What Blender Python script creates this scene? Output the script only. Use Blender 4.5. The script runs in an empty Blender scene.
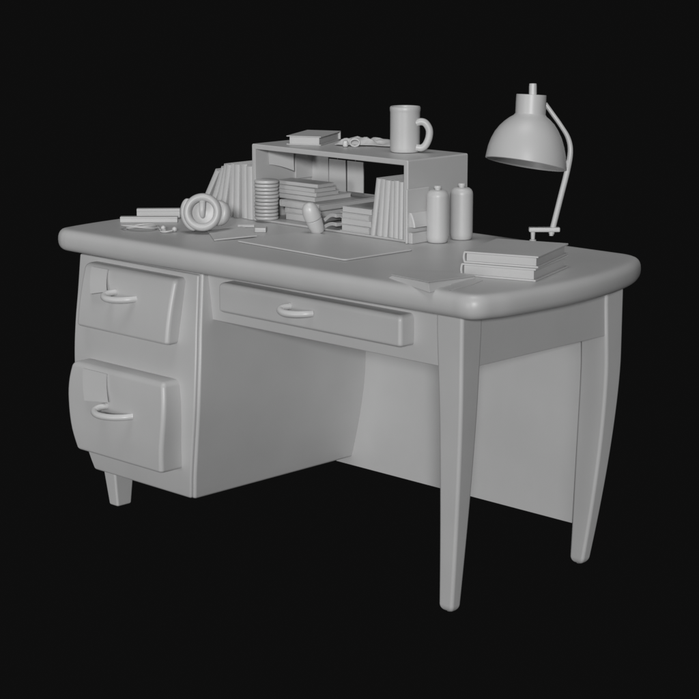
import bpy, bmesh, math, random
from mathutils import Vector, Matrix, Euler, noise
R = math.radians
PI = math.pi
random.seed(7)
S = bpy.context.scene
COL = S.collection

# ------------------------------------------------------------------ camera
cam_d = bpy.data.cameras.new('camera')
cam = bpy.data.objects.new('camera', cam_d)
COL.objects.link(cam)
cam.location = (2.6885, -3.0970, 1.5082)
cam.rotation_euler = (PI / 2 - 0.2121, 0.0, 0.7752)
cam_d.sensor_width = 36.0
cam_d.lens = 36.0 * 1905.0 / 699.0
cam_d.clip_start = 0.05
cam_d.clip_end = 200
S.camera = cam

# ------------------------------------------------------------------ world: plain near-black backdrop
w = bpy.data.worlds.new('World')
S.world = w
w.use_nodes = True
bg = w.node_tree.nodes['Background']
bg.inputs[0].default_value = (0.0045, 0.0045, 0.0045, 1)
bg.inputs[1].default_value = 1.0


# ------------------------------------------------------------------ studio lights
def sun(name, direction, strength, angle):
    d = bpy.data.lights.new(name, 'SUN')
    d.energy = strength
    d.angle = R(angle)
    o = bpy.data.objects.new(name, d)
    o.rotation_euler = (-Vector(direction)).to_track_quat('-Z', 'Y').to_euler()
    COL.objects.link(o)
    o.location = Vector(direction) * 6
    return o


sun('key_light', (0.652, -0.728, 0.212), 1.88, 6)
sun('fill_light', (0.03, -1.0, 0.05), 0.54, 12)
sun('top_light', (0.07, -0.14, 1.0), 0.88, 30)
S.view_settings.view_transform = 'Standard'
S.view_settings.look = 'None'
S.view_settings.exposure = 0
S.view_settings.gamma = 1


# ------------------------------------------------------------------ materials (all untextured modelling clay in the photo)
def clay(name, v=0.5, rough=0.42, spec=0.6, var=0.015):
    m = bpy.data.materials.new(name)
    m.use_nodes = True
    nt = m.node_tree
    b = nt.nodes['Principled BSDF']
    tc = nt.nodes.new('ShaderNodeTexCoord')
    nz = nt.nodes.new('ShaderNodeTexNoise')
    nz.inputs['Scale'].default_value = 6
    nz.inputs['Detail'].default_value = 3
    rp = nt.nodes.new('ShaderNodeValToRGB')
    rp.color_ramp.elements[0].position = 0.3
    rp.color_ramp.elements[1].position = 0.7
    rp.color_ramp.elements[0].color = (v - var, v - var, v - var, 1)
    rp.color_ramp.elements[1].color = (v + var, v + var, v + var, 1)
    nt.links.new(tc.outputs['Object'], nz.inputs['Vector'])
    nt.links.new(nz.outputs['Fac'], rp.inputs['Fac'])
    nt.links.new(rp.outputs['Color'], b.inputs['Base Color'])
    b.inputs['Roughness'].default_value = rough
    b.inputs['Specular IOR Level'].default_value = spec
    return m


M_DESK = clay('desk_clay', 0.50)
M_ITEM = clay('item_clay', 0.53)
M_PAPER = clay('paper_clay', 0.53, 0.5, 0.4)
M_METAL = clay('metal_clay', 0.57, 0.40, 0.7)


# ------------------------------------------------------------------ helpers
def obj(name, bm, mat, parent=None, smooth=35, loc=None, rot=None):
    bmesh.ops.recalc_face_normals(bm, faces=bm.faces)
    me = bpy.data.meshes.new(name)
    bm.to_mesh(me)
    bm.free()
    me.materials.append(mat)
    for p in me.polygons:
        p.use_smooth = len(p.vertices) <= 4
    me.set_sharp_from_angle(angle=R(smooth))
    o = bpy.data.objects.new(name, me)
    COL.objects.link(o)
    wn = o.modifiers.new('weighted_normal', 'WEIGHTED_NORMAL')
    wn.keep_sharp = True
    wn.mode = 'FACE_AREA'
    wn.weight = 50
    if parent:
        o.parent = parent
    if loc is not None:
        o.location = loc
    if rot is not None:
        o.rotation_euler = rot
    return o


def tag(o, label, cat, group=None):
    o['label'] = label
    o['category'] = cat
    if group:
        o['group'] = group
    return o


def thing(name, label, cat, loc=(0, 0, 0), rot=(0, 0, 0), group=None):
    o = bpy.data.objects.new(name, None)
    o.empty_display_size = 0.05
    COL.objects.link(o)
    o.location = loc
    o.rotation_euler = rot
    return tag(o, label, cat, group)


def box(bm, x0, x1, y0, y1, z0, z1, bev=0.0, seg=3, mat=None):
    r = bmesh.ops.create_cube(bm, size=1.0)
    vs = r['verts']
    for v in vs:
        v.co = Vector(((x0 + x1) / 2 + v.co.x * (x1 - x0), (y0 + y1) / 2 + v.co.y * (y1 - y0), (z0 + z1) / 2 + v.co.z * (z1 - z0)))
    if bev > 0:
        es = list({e for v in vs for e in v.link_edges})
        rr = bmesh.ops.bevel(bm, geom=es, offset=bev, segments=seg, profile=0.5, affect='EDGES')
        vs = list({v for f in rr['faces'] for v in f.verts} | {v for v in vs if v.is_valid})
    if mat is not None:
        for v in vs:
            v.co = mat @ v.co
    return bm


def loft(bm, rings, cap=True, closed=True):
    vr = [[bm.verts.new(p) for p in ring] for ring in rings]
    n = len(vr[0])
    for a, b in zip(vr, vr[1:]):
        for i in range(n if closed else n - 1):
            j = (i + 1) % n
            bm.faces.new((a[i], a[j], b[j], b[i]))
    if cap:
        bm.faces.new(list(reversed(vr[0])))
        bm.faces.new(vr[-1])
    return bm


def rrect(x0, x1, y0, y1, z, r, seg=5):
    pts = []
    for cx, cy, a0 in ((x1 - r, y1 - r, 0), (x0 + r, y1 - r, 90), (x0 + r, y0 + r, 180), (x1 - r, y0 + r, 270)):
        for k in range(seg + 1):
            a = R(a0 + 90 * k / seg)
            pts.append(Vector((cx + r * math.cos(a), cy + r * math.sin(a), z)))
    return pts


def zloft(bm, fn, z0, z1, n, r, edge=0.008, eseg=4, seg=5, bottom_edge=None):
    """fn(z) -> x0,x1,y0,y1 ; softened ends"""
    rings = []
    be = edge if bottom_edge is None else bottom_edge

    def ring(z, ins):
        x0, x1, y0, y1 = fn(z)
        rings.append(rrect(x0 + ins, x1 - ins, y0 + ins, y1 - ins, z, max(r - ins * .4, .001), seg))
    for k in range(eseg):
        t = k / eseg * PI / 2
        ring(z0 + be * (1 - math.sin(t)) if False else z0 + be * (1 - math.cos(t)), be * (1 - math.sin(t)))
    for k in range(n + 1):
        ring(z0 + be + (z1 - edge - z0 - be) * k / n, 0)
    for k in range(1, eseg + 1):
        t = k / eseg * PI / 2
        ring(z1 - edge * (1 - math.sin(t)), edge * (1 - math.cos(t)))
    return loft(bm, rings)


def interp(tab):
    tab = sorted(tab)

    def f(z):
        if z <= tab[0][0]:
            return tab[0][1]
        for i in range(len(tab) - 1):
            if z <= tab[i + 1][0]:
                # Catmull-Rom
                p1, p2 = tab[i], tab[i + 1]
                p0 = tab[i - 1] if i > 0 else p1
                p3 = tab[i + 2] if i + 2 < len(tab) else p2
                h = p2[0] - p1[0]
                t = (z - p1[0]) / h
                m1 = (p2[1] - p0[1]) / (p2[0] - p0[0]) * h
                m2 = (p3[1] - p1[1]) / (p3[0] - p1[0]) * h
                return ((2 * t**3 - 3 * t**2 + 1) * p1[1] + (t**3 - 2 * t**2 + t) * m1 + (-2 * t**3 + 3 * t**2) * p2[1] + (t**3 - t**2) * m2)
        return tab[-1][1]
    return f


def lathe(bm, prof, seg=48, mat=None):
    rings = []
    for r, z in prof:
        rings.append([Vector((max(r, 1e-5) * math.cos(2 * PI * k / seg), max(r, 1e-5) * math.sin(2 * PI * k / seg), z)) for k in range(seg)])
    if mat is not None:
        rings = [[mat @ p for p in q] for q in rings]
    return loft(bm, rings, cap=True)


def smooth_path(pts, n=8):
    P = [Vector(p) for p in pts]
    out = []
    for i in range(len(P) - 1):
        p0 = P[i - 1] if i else P[i] * 2 - P[i + 1]
        p1, p2 = P[i], P[i + 1]
        p3 = P[i + 2] if i + 2 < len(P) else P[i + 1] * 2 - P[i]
        for k in range(n):
            t = k / n
            out.append(0.5 * ((2 * p1) + (p2 - p0) * t + (2 * p0 - 5 * p1 + 4 * p2 - p3) * t * t + (3 * p1 - p0 - 3 * p2 + p3) * t**3))
    out.append(P[-1])
    return out


def tube(bm, path, r, seg=14, cap=True, closed=False):
    P = [Vector(p) for p in path]
    rings = []
    up = Vector((0, 0, 1))
    N = len(P)
    for i, p in enumerate(P):
        a = P[(i - 1) % N] if closed else P[max(i - 1, 0)]
        b = P[(i + 1) % N] if closed else P[min(i + 1, N - 1)]
        t = (b - a).normalized()
        if i == 0:
            ref = up if abs(t.z) < 0.9 else Vector((1, 0, 0))
            nrm = (ref - t * ref.dot(t)).normalized()
        else:
            nrm = (nrm - t * nrm.dot(t)).normalized()
        bi = t.cross(nrm)
        rr = r[i] if isinstance(r, (list, tuple)) else r
        rings.append([p + (nrm * math.cos(2 * PI * k / seg) + bi * math.sin(2 * PI * k / seg)) * rr for k in range(seg)])
    if closed:
        rings.append(rings[0])
        vr = [[bm.verts.new(q) for q in ring] for ring in rings[:-1]]
        for i in range(len(vr)):
            a, b = vr[i], vr[(i + 1) % len(vr)]
            for k in range(seg):
                bm.faces.new((a[k], a[(k + 1) % seg], b[(k + 1) % seg], b[k]))
        return bm
    return loft(bm, rings, cap=cap)


def sheet(bm, fn, nu, nv, th):
    """fn(u,v)->Vector; gives a thin solid sheet"""
    g = [[Vector(fn(u / nu, v / nv)) for v in range(nv + 1)] for u in range(nu + 1)]
    top, bot = [], []
    for u in range(nu + 1):
        rt, rb = [], []
        for v in range(nv + 1):
            du = g[min(u + 1, nu)][v] - g[max(u - 1, 0)][v]
            dv = g[u][min(v + 1, nv)] - g[u][max(v - 1, 0)]
            n = du.cross(dv).normalized() * th / 2
            rt.append(bm.verts.new(g[u][v] + n))
            rb.append(bm.verts.new(g[u][v] - n))
        top.append(rt)
        bot.append(rb)
    for u in range(nu):
        for v in range(nv):
            bm.faces.new((top[u][v], top[u + 1][v], top[u + 1][v + 1], top[u][v + 1]))
            bm.faces.new((bot[u][v], bot[u][v + 1], bot[u + 1][v + 1], bot[u + 1][v]))
    for u in range(nu):
        bm.faces.new((top[u][0], bot[u][0], bot[u + 1][0], top[u + 1][0]))
        bm.faces.new((top[u][nv], top[u + 1][nv], bot[u + 1][nv], bot[u][nv]))
    for v in range(nv):
        bm.faces.new((top[0][v], top[0][v + 1], bot[0][v + 1], bot[0][v]))
        bm.faces.new((top[nu][v], bot[nu][v], bot[nu][v + 1], top[nu][v + 1]))
    return bm


ZT = 0.760      # desktop height

# =================================================================== THE DESK
desk = thing('writing_desk', 'large grey writing desk with rounded slab top, tapered legs and bulging drawer pedestal', 'desk')

# ---- tabletop: bow-ended slab with a fully rounded edge
def desk_outline():
    right = [(.034, -.0445), (.058, -.037), (.075, -.017), (.085, .014), (.096, .062), (.104, .150), (.108, .250), (.103, .350), (.088, .450), (.062, .545), (.031, .612), (.006, .645), (-.034, .6615)]
    left = [(-1.330, .662), (-1.355, .648), (-1.370, .600), (-1.390, .480), (-1.402, .340), (-1.405, .200), (-1.398, .070), (-1.382, -.035), (-1.368, -.062), (-1.342, -.076)]
    a = smooth_path([(.005, -.045, 0)] + [(x, y, 0) for x, y in right] + [(-.090, .663, 0)], 5)
    b = smooth_path([(-1.290, .664, 0)] + [(x, y, 0) for x, y in left] + [(-1.315, -.0785, 0)], 5)
    # the long edges keep the average direction between the two ends
    return a + b


out = desk_outline()
bm = bmesh.new()
N = len(out)
norms = []
for i in range(N):
    t = (out[(i + 1) % N] - out[i - 1]).normalized()
    norms.append(Vector((t.y, -t.x, 0)))
rings = []
rz, rx, zc = 0.029, 0.027, 0.731
for a in [-90, -75, -60, -45, -30, -15, 0, 15, 30, 45, 60, 75, 90]:
    ca, sa = abs(math.cos(R(a))), math.sin(R(a))
    rings.append([out[i] - norms[i] * rx * (1 - ca ** .78) + Vector((0, 0, zc + rz * math.copysign(abs(sa) ** .85, sa))) for i in range(N)])
rings = [[Vector((p.x * .985 - .010, .31 + (p.y - .31) * .97, p.z)) for p in rings[0]]] + rings + [[Vector((p.x * .985 - .010, .31 + (p.y - .31) * .97, p.z)) for p in rings[-1]]]
loft(bm, rings)
bmesh.ops.triangulate(bm, faces=[f for f in bm.faces if len(f.verts) > 8])
obj('tabletop', bm, M_DESK, desk, 50)

# ---- four tapering sabre legs
def leg_fn(sx, sy, X, Y):
    def f(z):
        t = max(0, (0.52 - z) / 0.52) ** 1.5
        tx, ty = 0.052 * t, 0.036 * t
        k = min(1, max(0, (0.66 - z) / 0.66))
        wx = 0.078 * (1 - k) + 0.042 * k
        wy = 0.070 * (1 - k) + 0.032 * k
        if sy > 0:
            wx += .017 * math.sin(PI * k)
        if sx > 0:
            x1 = X - tx; x0 = x1 - wx
        else:
            x0 = X + tx; x1 = x0 + wx
        if sy < 0:
            y0 = Y + ty; y1 = y0 + wy
        else:
            y1 = Y - ty; y0 = y1 - wy
        return x0, x1, y0, y1
    return f


for sx, sy, X, Y in ((1, -1, 0, 0), (1, 1, 0, 0.593)):
    bm = bmesh.new()
    zloft(bm, leg_fn(sx, sy, X, Y), -0.012, 0.706, 28, 0.008, edge=0.001, eseg=7, bottom_edge=0.019)
    obj('leg', bm, M_DESK, desk, 40)
for sy, Y in ((-1, 0.02), (1, 0.50)):
    bm = bmesh.new()
    def short(z, sy=sy, Y=Y):
        k = z / 0.12
        wx = 0.038 + 0.016 * k; wy = 0.050 + 0.024 * k
        cx, cy = -1.275, Y + 0.03
        return cx - wx / 2 - .004 * k, cx + wx / 2 - .004 * k, cy - wy / 2, cy + wy / 2
    zloft(bm, short, -0.006, 0.135, 4, 0.006, edge=0.001, bottom_edge=0.005)
    obj('leg', bm, M_DESK, desk, 40)

# ---- aprons and modesty panel
bm = bmesh.new(); box(bm, -0.88, -0.070, 0.008, 0.028, 0.576, 0.706, 0.002)
obj('front_apron', bm, M_DESK, desk)
bm = bmesh.new(); box(bm, -0.030, -0.006, 0.060, 0.535, 0.5775, 0.706, 0.002)
obj('side_apron', bm, M_DESK, desk)
bm = bmesh.new(); box(bm, -0.93, -0.050, 0.543, 0.558, 0.085, 0.704, 0.001)
obj('back_panel', bm, M_DESK, desk)

# ---- bulging pedestal
hw = interp([(0.10, .217), (0.112, .221), (0.15, .2315), (0.23, .251), (0.34, .270), (0.42, .2735), (0.50, .2690), (0.5775, .2575), (0.697, .2405)])
yf = interp([(0.10, -.026), (0.112, -.030), (0.20, -.046), (0.33, -.056), (0.42, -.054), (0.516, -.043), (0.60, -.027), (0.69, -.010)])
PX = -1.090
xl = interp([(0.10, -1.268), (0.112, -1.272), (0.15, -1.283), (0.25, -1.302), (0.42, -1.315), (0.56, -1.323), (0.69, -1.334)])
bm = bmesh.new()
zloft(bm, lambda z: (xl(z), PX + hw(z), yf(z), 0.560), 0.108, 0.706, 30, 0.006, edge=0.001, bottom_edge=0.007)
obj('pedestal', bm, M_DESK, desk, 40)
bm = bmesh.new()
zloft(bm, lambda z: (xl(z) + .001, PX + hw(z) - .007, yf(z) - .009, 0.02), 0.110, 0.690, 30, 0.005, edge=0.004, bottom_edge=0.007)
obj('pedestal_face', bm, M_DESK, desk, 40)

HPATH = [(0, .004, 0), (-.010, -.018, -.003), (-.007, -.036, -.009), (.018, -.044, -.0135), (.055, -.035, -.014), (.084, -.018, -.012), (.100, .003, -.010)]


def pull(parent, x, y, z, k=1.0, bow=1.0, drop=1.0):
    bm = bmesh.new()
    path = smooth_path([(x + p[0] * k, y + p[1] * bow, z + p[2] * drop) for p in HPATH], 8)
    tube(bm, path, 0.0085, 16)
    lathe(bm, [(0.0001, 0), (.0082, 0), (.0090, -.002), (.0082, -.005), (0.0001, -.006)], 20,
          Matrix.Translation((x, y + .002, z)) @ Matrix.Rotation(R(-90), 4, 'X'))
    obj('handle', bm, M_METAL, parent, 50)


def drawer(fn, z0, z1, hx, hy, hz, hk, edge=.009, r=.011, bow=1, drop=1):
    bm = bmesh.new()
    zloft(bm, fn, z0, z1, 14, r, edge=edge * 1.5, eseg=6, bottom_edge=edge * .9)
    d = obj('drawer', bm, M_DESK, desk, 40)
    pull(d, hx, hy, hz, hk, bow, drop)
    return d


yt = interp([(0.50, -.090), (0.56, -.083), (0.62, -.071), (0.69, -.052)])
drawer(lambda z: (-1.267, -0.899, yt(z), 0.0), 0.514, 0.679, -1.120, yt(.62), 0.620, .82, bow=.95, drop=.75)
yb = interp([(0.18, -.122), (0.25, -.127), (0.33, -.125), (0.38, -.121), (0.43, -.114)])
xb = interp([(0.18, -1.232), (0.25, -1.256), (0.33, -1.268), (0.38, -1.266), (0.43, -1.254)])
xr = interp([(0.18, -.891), (0.25, -.884), (0.33, -.876), (0.38, -.877), (0.43, -.886)])
drawer(lambda z: (xb(z), xr(z), yb(z), 0.0), 0.190, 0.425, -1.101, yb(.33), 0.331, 1.04)
drawer(lambda z: (-0.762, -0.150, -0.037, 0.02), 0.613, 0.686, -0.507, -.037, 0.661, .76, edge=.008, r=.009, bow=.75, drop=.75)

# =================================================================== STICKY NOTES ON THE DRAWERS
def note(label, x0, x1, z0, z1, fy, lift, skew=0.0, rise=0.0):
    bm = bmesh.new()

    def f(u, v):
        z = z1 + (z0 - z1) * v
        x = x0 + (x1 - x0) * u
        return (x + skew * v**2, fy(z) - .003 - lift * (v**2.2), z + rise * u * v)
    sheet(bm, f, 8, 12, .0035)
    o = obj('sticky_note', bm, M_PAPER, None, 40)
    tag(o, label, 'note', 'paper notes stuck on the pedestal drawers')


note('small paper note stuck left of the handle on the upper pedestal drawer', -1.229, -1.163, .606, .672, yt, .008, .024, .014)
note('larger paper note curling off the lower pedestal drawer above its handle', -1.200, -1.104, .333, .414, yb, .006, .020, .012)

# =================================================================== HUTCH
HX0, HX1, HY0, HY1, HZ = -1.101, -0.527, 0.393, 0.622, 0.969
hutch = thing('desktop_shelf', 'open-backed box shelf standing at the back of the desk', 'shelf', (0, 0, 0))
bm = bmesh.new()
def hutch_profile(y):
    o = .0045
    pts = [(HX0, ZT + .0005), (HX0, HZ - o)] + [(HX0 + o - o * math.cos(R(a)), HZ - o + o * math.sin(R(a))) for a in (30, 60)] + [(HX0 + o, HZ)]
    pts += [(HX1 - o, HZ)] + [(HX1 - o + o * math.sin(R(a)), HZ - o + o * math.cos(R(a))) for a in (30, 60)] + [(HX1, HZ - o), (HX1, ZT + .0005)]
    pts += [(HX1 - .015, ZT + .0005), (HX1 - .015, HZ - .014), (HX0 + .013, HZ - .014), (HX0 + .013, ZT + .0005)]
    return [Vector((a, y, b)) for a, b in pts]
loft(bm, [hutch_profile(HY0), hutch_profile(HY1)])
bmesh.ops.recalc_face_normals(bm, faces=bm.faces)
bmesh.ops.bevel(bm, geom=[e for e in bm.edges if abs(e.verts[0].co.y - e.verts[1].co.y) < 1e-6], offset=.0028, segments=3, profile=.5, affect='EDGES')
obj('frame', bm, M_DESK, hutch, 40)
bm = bmesh.new(); box(bm, HX0 + .0135, HX1 - .0155, HY0 + .003, HY1, ZT + .0005, ZT + .0065, .002)
obj('bottom_board', bm, M_DESK, hutch)
SZ = ZT + .0065     # shelf floor

# ---- notes hanging inside the hutch
def hung(label, x, z1, h, wd, y, wire, tilt=0.0):
    t = thing('hanging_note', label, 'note', (x, y, z1), (0, tilt, 0), 'paper notes hanging inside the desktop shelf')
    bm = bmesh.new()
    sheet(bm, lambda u, v: ((u - .5) * wd, 0, -h * v), 4, 8, .0028)
    obj('paper', bm, M_PAPER, t, 40)
    if wire > .002:
        bm = bmesh.new()
        tube(bm, [(0, 0, -.002), (0, 0, wire)], .0006, 6)
        obj('thread', bm, M_PAPER, t)


hung('upright paper note hanging nearest the open black gap at the shelf back', -.911, .9190, .0835, .0605, .600, .036, 0)
hung('upright paper note hanging second from the open black gap at the shelf back', -.9795, .9190, .0865, .0635, .600, .036)
hung('upright paper note hanging highest at the shelf back, beside the left wall', -1.0535, .9535, .104, .0655, .606, .0)
bm = bmesh.new()
sheet(bm, lambda u, v: (-1.0865 + .022 * u + .002 * v**2, .442 + .072 * u, .9535 - .001 * u - (.044 + .020 * u ** 1.5) * v), 8, 8, .002)
tag(obj('wall_note', bm, M_PAPER), 'curled paper note stuck on the inner left wall of the shelf near its front', 'note', 'paper notes on the shelf wall')
bm = bmesh.new()
box(bm, -1.0875, -1.0825, .540, .617, .862, .945, .001)
tag(obj('wall_note', bm, M_PAPER), 'flat notepad stuck on the inner left wall of the shelf near its back', 'note', 'paper notes on the shelf wall')


# =================================================================== BOOKS
def book(label, wd, dp, th, loc, rot=(0, 0, 0), group=None, cover=.0025, ov=.004, spine='x0', pages_mat=None, cat='book', name='book'):
    """lies flat: x 0..wd, y 0..dp, z 0..th ; spine at 'x0' or 'y0' or 'y1'"""
    t = thing(name, label, cat, loc, rot, group)
    bm = bmesh.new()
    box(bm, 0, wd, 0, dp, 0, cover, .0007, 1)
    box(bm, 0, wd, 0, dp, th - cover, th, .0007, 1)
    e = .0004
    if spine == 'x0':
        n = 8
        pl = [(-th * .10 * math.sin(PI * k / n), .0004 + (th - .0008) * k / n) for k in range(n + 1)]
        poly = pl + [(p[0] + cover, p[1]) for p in reversed(pl)]
        loft(bm, [[Vector((p[0], e, p[1])) for p in poly], [Vector((p[0], dp - e, p[1])) for p in poly]])
    elif spine == 'y0':
        box(bm, e, wd - e, e, cover, cover - e, th - cover + e)
    elif spine == 'y1':
        box(bm, e, wd - e, dp - cover, dp - e, cover - e, th - cover + e)
    elif spine == 'x1':
        box(bm, wd - cover, wd - e, e, dp - e, cover - e, th - cover + e)
    obj('cover', bm, M_ITEM, t, 30)
    bm = bmesh.new()
    a = {'x0': (cover, ov, ov, ov), 'x1': (ov, cover, ov, ov), 'y0': (ov, ov, cover, ov), 'y1': (ov, ov, ov, cover)}[spine]
    box(bm, a[0], wd - a[1], a[2], dp - a[3], cover, th - cover, 0)
    obj('pages', bm, M_PAPER, t, 30)
    return t


# two hardbacks at the right end of the desktop
book('lower of the two thick hardback books stacked at the right end of the desktop', .180, .212, .029, (-.1185, .1310, ZT + .0003), (0, 0, R(18)),
     'hardbacks stacked by the lamp', spine='x0', cover=.004, ov=.007)
book('upper of the two thick hardback books stacked at the right end of the desktop', .178, .210, .0265, (-.1165, .1370, ZT + .0297), (0, 0, R(19.5)),
     'hardbacks stacked by the lamp', spine='x0', cover=.004, ov=.007)
# book on top of hutch
book('single hardback book lying flat on top of the desktop shelf', .098, .168, .024, (-1.0145, .4400, HZ + .0003), (0, 0, R(26)),
     None, spine='y1', cover=.0025, ov=.007)

# pile inside the hutch
P1 = 'books piled in the left half of the desktop shelf'
book('bottom album of the large pile in the left half of the desktop shelf', .134, .240, .018, (-1.020, .440, SZ + .018), (0, 0, R(1)), P1, spine='x0')
book('second album from the bottom of the large pile in the desktop shelf, jutting out behind', .150, .250, .018, (-1.026, .425, SZ + .037), (0, 0, R(0)), P1, spine='x0')
bm = bmesh.new(); box(bm, -1.018, -.895, .440, .61, SZ + .0003, SZ + .0177, .001)
tag(obj('notebook', bm, M_PAPER), 'thin notebook underneath the large pile in the desktop shelf', 'notebook')
zz = SZ + .0555
for i, (wd, dp, th, dx, dy, a, lb) in enumerate((
        (.160, .140, .0125, 0, 0, 0, 'lowest of the four small paperbacks topping the pile in the shelf'),
        (.158, .090, .0115, .001, .002, 1.5, 'second from bottom of the four small paperbacks topping the pile in the shelf'),
        (.160, .082, .0110, .0005, .001, -1, 'third from bottom of the four small paperbacks topping the pile in the shelf'),
        (.157, .066, .0100, .002, .004, 3, 'uppermost of the four small paperbacks topping the pile in the shelf'))):
    book(lb, wd, dp, th, (-1.072 + dx, .446 + dy, zz + .0003), (0, 0, R(a)), P1, cover=.0015, ov=.002, spine='y0')
    zz += th + .0004

# second pile
P2 = 'books piled in the middle of the desktop shelf'
zz = SZ
for i, (x, y, a, th, lb) in enumerate((
        (-.770, .397, 0, .0175, 'bottom book of the low flat pile in the middle of the desktop shelf'),
        (-.766, .399, 1.5, .0155, 'second book from the bottom of the low flat pile in the desktop shelf'),
        (-.769, .397, -1, .0155, 'third book from the bottom of the low flat pile in the desktop shelf'),
        (-.764, .401, .5, .0145, 'top book of the low flat pile in the middle of the desktop shelf'))):
    book(lb, .104, .170, th, (x, y, zz + .0003), (0, 0, R(a)), P2, spine='y0' if i % 2 else 'x1', cover=.002, ov=.004)
    zz += th + .0004
# magazines with curling pages left of that pile
for k, (z, l, lb) in enumerate(((SZ + .001, .014, 'lower of two curling magazines beside the low pile of books'), (SZ + .018, .020, 'upper of two curling magazines beside the low pile of books'))):
    bm = bmesh.new()
    sheet(bm, lambda u, v: (-.822 + .044 * u, .392 + .14 * v, z + .004 + l * math.sin(min(1, u * 1.3) * PI / 2) * (1 - .35 * v) - .004 * u), 10, 6, .009)
    tag(obj('magazine', bm, M_PAPER, None, 40), lb, 'magazine', 'curling magazines in the desktop shelf')


# upright books inside hutch (right) and beside it (left)
def upright(label, x, y, z, th, h, dp, lean, group, yaw=0):
    """book standing, spine toward the viewer (-Y); x = left foot"""
    t = thing('book', label, 'book', (x, y, z), (0, R(lean), R(yaw)), group)
    c = .002
    bm = bmesh.new()
    box(bm, 0, c, 0, dp, 0, h, .0006, 1)
    box(bm, th - c, th, 0, dp, 0, h, .0006, 1)
    # rounded spine
    rings = []
    for k in range(7):
        a = PI * k / 6
        rings.append((th / 2 - (th / 2 - .0003) * math.cos(a), -.0035 * math.sin(a) + .0012))
    inner = [(p[0], p[1] + .002) for p in reversed(rings)]
    poly = rings + inner
    loft(bm, [[Vector((p[0], p[1], .0004)) for p in poly], [Vector((p[0], p[1], h - .0004)) for p in poly]])
    obj('cover', bm, M_ITEM, t, 30)
    bm = bmesh.new()
    box(bm, c, th - c, .002, dp - .004, .003, h - .004, 0)
    obj('pages', bm, M_PAPER, t, 30)
    return t


G1 = 'books standing in the right end of the desktop shelf'
for args in (
        ('leaning book at the left end of the upright row in the desktop shelf', -.6630, .400, .0150, .150, 8.0, 0.000),
        ('second upright book from the left in the desktop shelf row', -.6440, .404, .0170, .149, 6.0, .0),
        ('third upright book from the left in the desktop shelf row', -.6240, .401, .0190, .147, 4.0, .0),
        ('fourth upright book from the left in the desktop shelf row', -.6020, .403, .0170, .146, 2.5, .0),
        ('fifth upright book from the left in the desktop shelf row', -.5820, .398, .0170, .148, 1.0, .0),
        ('thin upright book against the right wall of the desktop shelf', -.5620, .396, .0150, .146, 0.6, .0)):
    lb, x, y, th, h, lean, _ = args
    upright(lb, x, y, SZ + .0004, th, h, .150, lean, G1)
G2 = 'books standing outside the left end of the desktop shelf'
for lb, x, y, th, h, lean, dz in (
        ('upright book touching the outer left wall of the desktop shelf', -1.1265, .395, .0235, .146, 0, 0),
        ('second book out from the left wall of the desktop shelf, upright', -1.1520, .400, .022, .150, .5, 0),
        ('third book out from the left wall of the desktop shelf, almost upright', -1.1790, .393, .022, .148, 2, 0),
        ('fourth book out from the left wall of the desktop shelf, slightly tilted', -1.2080, .399, .020, .150, 6.5, 0),
        ('fifth book out from the left wall of the desktop shelf, tilted', -1.2370, .394, .019, .150, 12, 0),
        ('sixth book out from the left wall of the desktop shelf, strongly tilted', -1.2660, .398, .018, .152, 18, 0),
        ('seventh book out from the left wall of the desktop shelf, leaning hard', -1.2980, .402, .017, .150, 25, 0),
        ('outermost slanting book of the row left of the desktop shelf', -1.3360, .400, .016, .150, 32, 0)):
    upright(lb, x, y, ZT + .0006, th, h, .135, lean, G2)

# =================================================================== STACK OF DISCS
DS = (-1.0600, .4080)
for k in range(11):
    bm = bmesh.new()
    r = .0335 + .0006 * random.uniform(-1, 1)
    t = .0094
    prof = [(.0001, 0), (r - .004, 0), (r - .0012, .0012), (r, t * .5), (r - .0012, t - .0012), (r - .004, t), (.0001, t)]
    lathe(bm, prof, 40)
    o = obj('disc', bm, M_ITEM, None, 40, (DS[0] + random.uniform(-.0008, .0008), DS[1] + random.uniform(-.0008, .0008), SZ + .0002 + k * .0098))
    names = ['bottom', 'second', 'third', 'fourth', 'fifth', 'sixth', 'seventh', 'eighth', 'ninth', 'tenth', 'top']
    lb = ('bottom round disc of the column at the left front of the shelf' if k == 0 else
          'top round disc of the column at the left front of the shelf' if k == 10 else
          '%s round disc from the bottom of the column in the shelf' % names[k])
    tag(o, lb, 'disc', 'round discs stacked in a column in the shelf')

# =================================================================== MUG
mug = thing('mug', 'tall straight-sided mug with a big round handle on top of the shelf', 'mug', (-.6640, .5300, HZ + .0002), (0, 0, .7752))
bm = bmesh.new()
r = .0385
lathe(bm, [(.0001, .0), (r - .006, .0), (r - .002, .0015), (r - .0005, .005), (r, .012), (r + .0002, .105), (r + .0012, .109), (r + .0014, .116), (r - .0005, .1195), (r - .003, .119),
           (r - .0045, .115), (r - .005, .02), (r - .009, .006), (.0001, .006)], 56, Matrix.Diagonal((1, 1, .985, 1)))
obj('cup', bm, M_ITEM, mug, 40)
bm = bmesh.new()
tube(bm, smooth_path([(.028, -.020, .076), (.040, -.021, .080), (.052, -.022, .076), (.0615, -.023, .060), (.0610, -.023, .040), (.053, -.022, .021), (.042, -.021, .0125), (.028, -.020, .014)], 7),
     [.0094] * 50, 18)
obj('handle', bm, M_ITEM, mug, 50)

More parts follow.
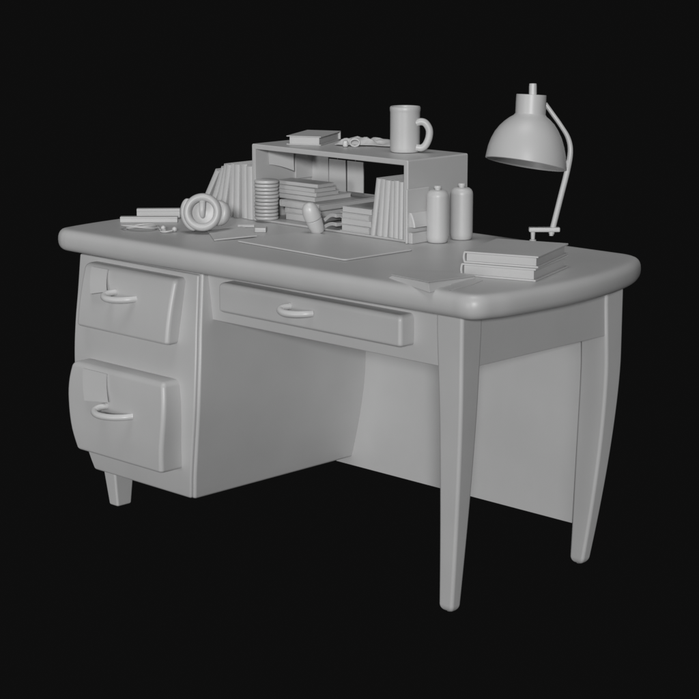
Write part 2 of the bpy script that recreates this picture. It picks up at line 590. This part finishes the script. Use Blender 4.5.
# =================================================================== BOTTLES
for x, y, r, h, lb in ((-.4850, .4590, .0283, .1335, 'nearer left one of two capped cylindrical bottles beside the shelf'),
                       (-.4760, .5400, .0290, .1330, 'farther right one of two capped cylindrical bottles beside the shelf')):
    b = thing('bottle', lb, 'bottle', (x, y, ZT + .0003), (0, 0, 0), 'bottles standing beside the desktop shelf')
    bm = bmesh.new()
    lathe(bm, [(.0001, 0), (r - .006, 0), (r - .003, .002), (r - .002, .006), (r, .014), (r, h - .017), (r - .0012, h - .011), (r - .0042, h - .0055), (r - .009, h - .0018), (r - .014, h - .0003), (.0001, h)], 48)
    obj('body', bm, M_ITEM, b, 50)
    bm = bmesh.new()
    lathe(bm, [(.0074, h - .002), (.0074, h + .0025), (.0094, h + .0034), (.0096, h + .0080), (.0080, h + .0098), (.0001, h + .0100)], 24)
    obj('cap', bm, M_METAL, b, 40)

# =================================================================== DISPENSER ON THE SHELF SIDE
d = thing('tape_holder', 'moulded holder standing against the right side of the shelf behind the bottles', 'holder', (HX1 + .002, .378, ZT + .0003))
bm = bmesh.new(); box(bm, 0, .006, .004, .088, 0, .137, .0025)
obj('back_plate', bm, M_ITEM, d, 40)
bm = bmesh.new()
rings = []
for k in range(9):
    t = k / 8
    z = .042 + .036 * t
    o_ = .017 - .013 * t**1.6
    rings.append(rrect(.004, .004 + o_ + .004, .012, .084, z, .004, 4))
loft(bm, rings)
obj('cradle', bm, M_ITEM, d, 40)
bm = bmesh.new(); box(bm, .0065, .018, .010, .086, 0, .028, .002)
obj('foot', bm, M_ITEM, d, 40)

# =================================================================== CAPSULE BOTTLE
c = thing('pill_bottle', 'small squat bottle with a shiny domed cap leaning in front of the shelf', 'bottle', (-.798, .3460, ZT + .0045), (R(3), R(0), .7752))
tilt = Matrix.Translation((0, .0, .0)) @ Matrix.Rotation(R(-19), 4, 'Y') @ Matrix.Rotation(R(12), 4, 'X')
bm = bmesh.new()
lathe(bm, [(.0001, .001), (.0150, .001), (.0175, .004), (.0205, .022), (.0215, .038), (.0205, .0395), (.0001, .0395)], 36, tilt)
obj('body', bm, M_ITEM, c, 45)
bm = bmesh.new()
lathe(bm, [(.0001, .0405), (.0205, .0405), (.0222, .042), (.0225, .055), (.0215, .066), (.0185, .076), (.0130, .083), (.006, .0865), (.0001, .087)], 36, tilt)
obj('cap', bm, M_METAL, c, 50)

# =================================================================== DESK PAD, PAPER, SMALL THINGS
bm = bmesh.new()
rings = []
for z, i in ((0, .0022), (.0010, .0006), (.0022, 0), (.0034, 0), (.0044, .0008), (.0048, .0024)):
    rings.append(rrect(i, .405 - i, i, .232 - i, z, .012, 6))
loft(bm, rings)
tag(obj('desk_pad', bm, M_ITEM, None, 40, (-.8503, .1040, ZT + .0003), (0, 0, R(-2.5))), 'thin rectangular desk pad with rounded corners lying in front of the shelf', 'desk pad')

def flat_poly(name, pts, z0, th, label, cat, mat=None, group=None):
    bm = bmesh.new()
    loft(bm, [[Vector((p[0], p[1], z0)) for p in pts], [Vector((p[0], p[1], z0 + th)) for p in pts]])
    return tag(obj(name, bm, mat or M_PAPER), label, cat, group)


bm = bmesh.new()
pa, pb_, pc, pd = Vector((-1.0268, .1654, .0030)), Vector((-.9012, .0762, .0028)), Vector((-.8660, .1920, .0050)), Vector((-.9780, .2420, .0110))
sheet(bm, lambda u, v: (pa * (1 - u) + pb_ * u) * (1 - v) + (pd * (1 - u) + pc * u) * v + Vector((0, 0, .0025 * math.sin(PI * u) * v)), 8, 8, .0035)
tag(obj('paper_sheet', bm, M_PAPER, None, 40, (0, 0, ZT)), 'pale stiff sheet of paper lying beside the headphones at the pad corner', 'paper')
bm = bmesh.new(); box(bm, 0, .030, 0, .040, 0, .012, .002)
tag(obj('eraser', bm, M_ITEM, None, 40, (-.9330, .2450, ZT + .0003), (0, 0, R(42))), 'small block eraser lying in front of the column of discs', 'eraser')
bm = bmesh.new(); tube(bm, [(-1.030, .275, ZT + .0042), (-1.000, .306, ZT + .0042)], .0042, 6)
tag(obj('chalk_stub', bm, M_ITEM), 'short crayon stub lying between the headphones and the discs', 'crayon')

# slim boxes at left end
for x, y, z, L, dp, th, a, lb in ((-1.3240, .1130, ZT + .0003, .155, .022, .0150, 45.0, 'nearer slim box lying at the far left end of the desktop'),
                                   (-1.3470, .1900, ZT + .0003, .118, .020, .0270, 46.5, 'farther slim box lying behind another at the far left end of the desktop')):
    t = thing('slim_box', lb, 'box', (x, y, z), (0, 0, R(a)), 'slim boxes at the left end of the desktop')
    bm = bmesh.new(); box(bm, 0, L, 0, dp, 0, th * .72, .0012, 2)
    obj('tray', bm, M_PAPER, t, 40)
    bm = bmesh.new(); box(bm, 0, L, 0, dp, th * .72 - .0001, th, .0009, 2)
    obj('lid', bm, M_PAPER, t, 40)

# earphones with a tangled lead
ear = thing('earphones', 'small wired earphones with their lead coiled flat at the left front of the desktop', 'earphones', (0, 0, ZT))
bm = bmesh.new()
pth = []
for k in range(64):
    a = 2 * PI * k / 63 * 1.9
    rr = 1 - .16 * math.sin(a * .5)
    u_, v_ = .042 * math.cos(a) * rr, .036 * math.sin(a) * rr
    pth.append((-1.190 + u_ * .72 - v_ * .7, .073 + u_ * .70 + v_ * .5, .0035 + .004 * (1 + math.sin(a * 1.3 + 1)) + k * .00003))
pth += smooth_path([pth[-1], (-1.150, .104, .006), (-1.125, .088, .004), (-1.108, .092, .0045)], 6)[1:]
tube(bm, pth, .0026, 8)
obj('lead', bm, M_ITEM, ear, 50)
bm = bmesh.new()
tube(bm, smooth_path([(-1.127, .098, .0045), (-1.108, .074, .0035), (-1.090, .078, .004), (-1.084, .094, .006)], 7), .0024, 8)
obj('lead', bm, M_ITEM, ear, 50)
for x, y in ((-1.128, .100), (-1.090, .106)):
    bm = bmesh.new()
    bmesh.ops.create_uvsphere(bm, u_segments=20, v_segments=12, radius=.0068)
    obj('earbud', bm, M_METAL, ear, 60, (x, y, .0075))

# =================================================================== HEADPHONES
CR = Vector((math.cos(.7752), math.sin(.7752), 0))
hp = thing('headphones', 'chunky over-ear headphones propped on edge with one round ear cushion facing out', 'headphones', (-1.0210, .1450, ZT), (R(0), 0, .7752 - R(6)))
# local: x right, y away, z up ; cup axis tipped a little up
def ax(cx, cy, cz, ex=78, ez=0):
    return Matrix.Translation((cx, cy, cz)) @ Matrix.Rotation(R(ez), 4, 'Z') @ Matrix.Rotation(R(ex), 4, 'X')


A = ax(0.000, .004, .0540)
bm = bmesh.new()
prof = []
for k in range(25):
    a = 2 * PI * k / 24
    prof.append((.0400 + .0105 * math.cos(a) * 1.0, .008 + .0150 * math.sin(a)))
rings = [[A @ Vector((p[0] * 1.0 * math.cos(2 * PI * j / 56), p[0] * .98 * math.sin(2 * PI * j / 56), p[1])) for j in range(56)] for p in prof[:-1]]
rings.append(rings[0])
vr = [[bm.verts.new(p) for p in q] for q in rings[:-1]]
for i in range(24):
    a_, b_ = vr[i], vr[(i + 1) % 24]
    for k in range(56):
        bm.faces.new((a_[k], a_[(k + 1) % 56], b_[(k + 1) % 56], b_[k]))
obj('ear_cushion', bm, M_ITEM, hp, 60)
bm = bmesh.new()
lathe(bm, [(.0001, -.034), (.022, -.034), (.036, -.028), (.044, -.014), (.0455, -.002), (.043, .002), (.034, .000), (.030, -.004), (.012, -.001), (.0001, .000)], 48, A)
cup = obj('ear_cup', bm, M_ITEM, hp, 45)
bm = bmesh.new()
tube(bm, [A @ Vector(p) for p in smooth_path([(-.001, .030, .006), (-.001, .018, .009), (-.001, .004, .010), (-.001, -.006, .006), (-.001, -.011, -.001)], 5)], [.0085 * (1 - .35 * (k / 20) ** 3) for k in range(21)], 18)
obj('driver_grille', bm, M_ITEM, cup, 50)
# second cup, behind to the right
B = ax(.0375, .020, .0505, 76, -24)
bm = bmesh.new()
lathe(bm, [(.0001, -.020), (.018, -.020), (.027, -.016), (.0325, -.008), (.0340, .002), (.032, .011), (.026, .016), (.0001, .017)], 44, B)
obj('ear_cup', bm, M_ITEM, hp, 50)
# headband looping behind the cups
bm = bmesh.new()
pb = []
for k in range(26):
    a = R(138 + 112 * k / 25)
    pb.append((-.003 + .0490 * math.cos(a), .014 + .004 * math.sin(a), .0545 + .0490 * math.sin(a)))
tube(bm, pb, [.0105 * math.sqrt(max(.02, 1 - (2 * k / 25 - 1) ** 6)) for k in range(26)], 14)
obj('headband', bm, M_ITEM, hp, 60)

# =================================================================== TENTED FOLDER AT THE FRONT EDGE
bm = bmesh.new()
rd = [(-.1850, -.0280), (-.0010, -.0930), (.0190, -.0420), (-.0500, .0600), (-.1400, .0700)]
fo = thing('folder', 'thick wedge-shaped folder lying across the rounded front edge of the desktop', 'folder')
verts_b = [(-.2170, -.0080, .7605), (-.0460, -.0560, .7545), (-.0730, .1290, .7605), (-.1570, .1390, .7605), (-.2500, .0700, .7605)]
verts_t = [(-.2120, .0010, .7655), (-.0560, -.0500, .7755), (-.0760, .1280, .7640), (-.1560, .1350, .7640), (-.2400, .0600, .7655)]
loft(bm, [[Vector(p) for p in verts_b], [Vector(p) for p in verts_t]])
bmesh.ops.bevel(bm, geom=list(bm.edges), offset=.0008, segments=2, affect='EDGES')
obj('pages', bm, M_PAPER, fo, 30)
bm = bmesh.new()
vt = [Vector(p) + Vector((0, 0, .0008)) for p in verts_t]
cen = sum(vt, Vector()) / 5
vt = [cen + (p - cen) * 1.015 for p in vt]
loft(bm, [vt, [p + Vector((0, 0, .0018)) for p in vt]])
obj('cover', bm, M_PAPER, fo, 30)

flat_poly('loose_sheet', [(-.0130, -.0300), (-.0230, .0580), (-.0430, .1180), (-.1100, .0950)], ZT + .0003, .0014, 'thin loose sheet poking out from under the wedge-shaped folder near the hardbacks', 'paper')

# =================================================================== CRUMPLED PAPER AND WATCH ON THE SHELF TOP
bm = bmesh.new()
def crump(u, v):
    e = min(u, 1 - u, v, 1 - v) * 2.4
    e = min(1, e * 1.6)
    n = noise.noise(Vector((u * 5.1, v * 4.3, 3.7))) + .5 * abs(noise.noise(Vector((u * 11, v * 9, 1.2))))
    h = .004 + e * (.012 + .016 * n) * (1.15 - .75 * u)
    j = noise.noise(Vector((u * 3, v * 3, 9))) * .010
    return ((u - .5) * .185 + j, (v - .5) * .085 + j, max(h, .0012))
sheet(bm, crump, 26, 16, .0014)
tag(obj('crumpled_paper', bm, M_PAPER, None, 20, (-.838, .590, HZ + .0003), (0, 0, R(27))), 'crumpled sheet of paper on the shelf top between the book and the mug', 'paper')
wt = thing('wristwatch', 'small wristwatch with looped strap in front of the crumpled paper on the shelf top', 'watch', (-.8440, .520, HZ + .0003), (0, 0, .7752))
bm = bmesh.new()
box(bm, -.026, -.012, -.010, .008, .0, .018, .005, 4)
obj('watch_case', bm, M_METAL, wt, 50)
bm = bmesh.new()
pp = [(.006 + .0125 * math.cos(2 * PI * k / 28), .0, .0115 + .0095 * math.sin(2 * PI * k / 28)) for k in range(28)]
tube(bm, pp, .0024, 10, closed=True)
obj('strap', bm, M_ITEM, wt, 60)

# =================================================================== LAMP
lamp = thing('desk_lamp', 'desk lamp with a domed shade on a bent arm at the back desktop edge', 'lamp', (-.3285, .6440, ZT), (0, 0, .7752))
k_ = 1 / 391.0
def L(px, py, dy=0.0):
    h = 240.5 - py
    return Vector(((px - 533) * k_, dy, h * k_ / .978 * (1 - 1.85e-6 * h * h)))


bm = bmesh.new()
lathe(bm, [(.0001, 0), (.0085, 0), (.0085, .003), (.0050, .005), (.0058, .022), (.0058, .026), (.0001, .026)], 24, Matrix.Translation((0.002, 0, 0)))
obj('clamp_post', bm, M_METAL, lamp, 40)
bm = bmesh.new()
box(bm, L(529.5, 0).x, L(560.3, 0).x, -.010, .010, .0235, .0355, .003, 3)
obj('clamp_bar', bm, M_METAL, lamp, 40)
bm = bmesh.new()
arm = smooth_path([L(552, 233.5), L(560.5, 197), L(566.6, 170), L(568.9, 152, .002), L(566.6, 139, .010), L(559.5, 126.5, .020), L(552, 115.5, .028), L(544.5, 104.5, .034)], 12)
n_ = len(arm)
tube(bm, arm, [.0074 - .0016 * min(1, max(0, (i / n_ - .35) / .3)) for i in range(n_)], 16)
obj('arm', bm, M_METAL, lamp, 50)
bm = bmesh.new()
lathe(bm, [(.0001, 0), (.0068, 0), (.0068, .016), (.0001, .016)], 20, Matrix.Translation(L(566.3, 168)))
obj('joint', bm, M_METAL, lamp, 40)
bm = bmesh.new()
lathe(bm, [(.0001, 0), (.0055, 0), (.0055, .006), (.0001, .006)], 20, Matrix.Translation(L(552, 235.3)))
obj('joint', bm, M_METAL, lamp, 40)

# shade: rings along a leaning axis, the rim tilted
TB = math.tan(R(8))
def shade_rings(data, inset=0.0, seg=64):
    """data: (px centre, py centre, radius px, roll deg, lean deg)"""
    rs = []
    for px, py, r_, roll, lean in data:
        c0 = L(px, py)
        c0.y = .016 + (c0.z - L(530, 105).z) * TB * .95
        m = Matrix.Translation(c0) @ Matrix.Rotation(R(roll), 4, 'Y') @ Matrix.Rotation(R(-lean), 4, 'X')
        rr = r_ * k_ - inset
        rs.append([m @ Vector((rr * math.cos(2 * PI * j / seg), rr * math.sin(2 * PI * j / seg), 0)) for j in range(seg)])
    return rs


prof = [(530.2, 94.2, .3, 3, 5), (530.2, 94.2, 14.4, 3, 5), (530.2, 94.6, 14.8, 3, 5), (529.8, 104, 14.9, 3, 5), (529.4, 114.5, 14.9, 3.5, 5.5), (529.2, 116.6, 16.4, 4, 6.5), (528.9, 119.2, 20.0, 4.5, 7),
        (528.5, 123.5, 24.6, 5, 7.5), (528.0, 129, 29.0, 6, 8), (527.4, 136, 33.2, 7, 9), (526.8, 144, 36.4, 8, 9), (526.2, 152, 38.6, 9, 9.5), (525.7, 159, 39.7, 9.6, 10), (525.3, 164.6, 40.4, 10, 10.5)]
bm = bmesh.new()
outer = shade_rings(prof)
inner = shade_rings([(a, b + .5, c - 1.1, d, e) for a, b, c, d, e in prof[5:]])
rings = outer + list(reversed(inner))
loft(bm, rings)
obj('shade', bm, M_ITEM, lamp, 35)
bm = bmesh.new()
lathe(bm, [(.0001, -.004), (.0098, -.004), (.0098, .018), (.0092, .024), (.0085, .0248), (.0001, .0252)], 24, Matrix.Translation(Vector((L(531, 0).x, .004, L(0, 92.5).z))) @ Matrix.Rotation(R(-5), 4, 'X'))
obj('switch_knob', bm, M_METAL, lamp, 40)
bm = bmesh.new()
mb = Matrix.Translation(L(527.5, 138, 0.02)) @ Matrix.Rotation(R(7), 4, 'Y')
lathe(bm, [(.0001, -.034), (.012, -.032), (.022, -.022), (.025, -.010), (.022, .002), (.013, .014), (.012, .034), (.0001, .034)], 28, mb)
obj('bulb', bm, M_ITEM, lamp, 50)

# ------------------------------------------------------------------ render
S.render.engine = 'CYCLES'
S.cycles.samples = 128
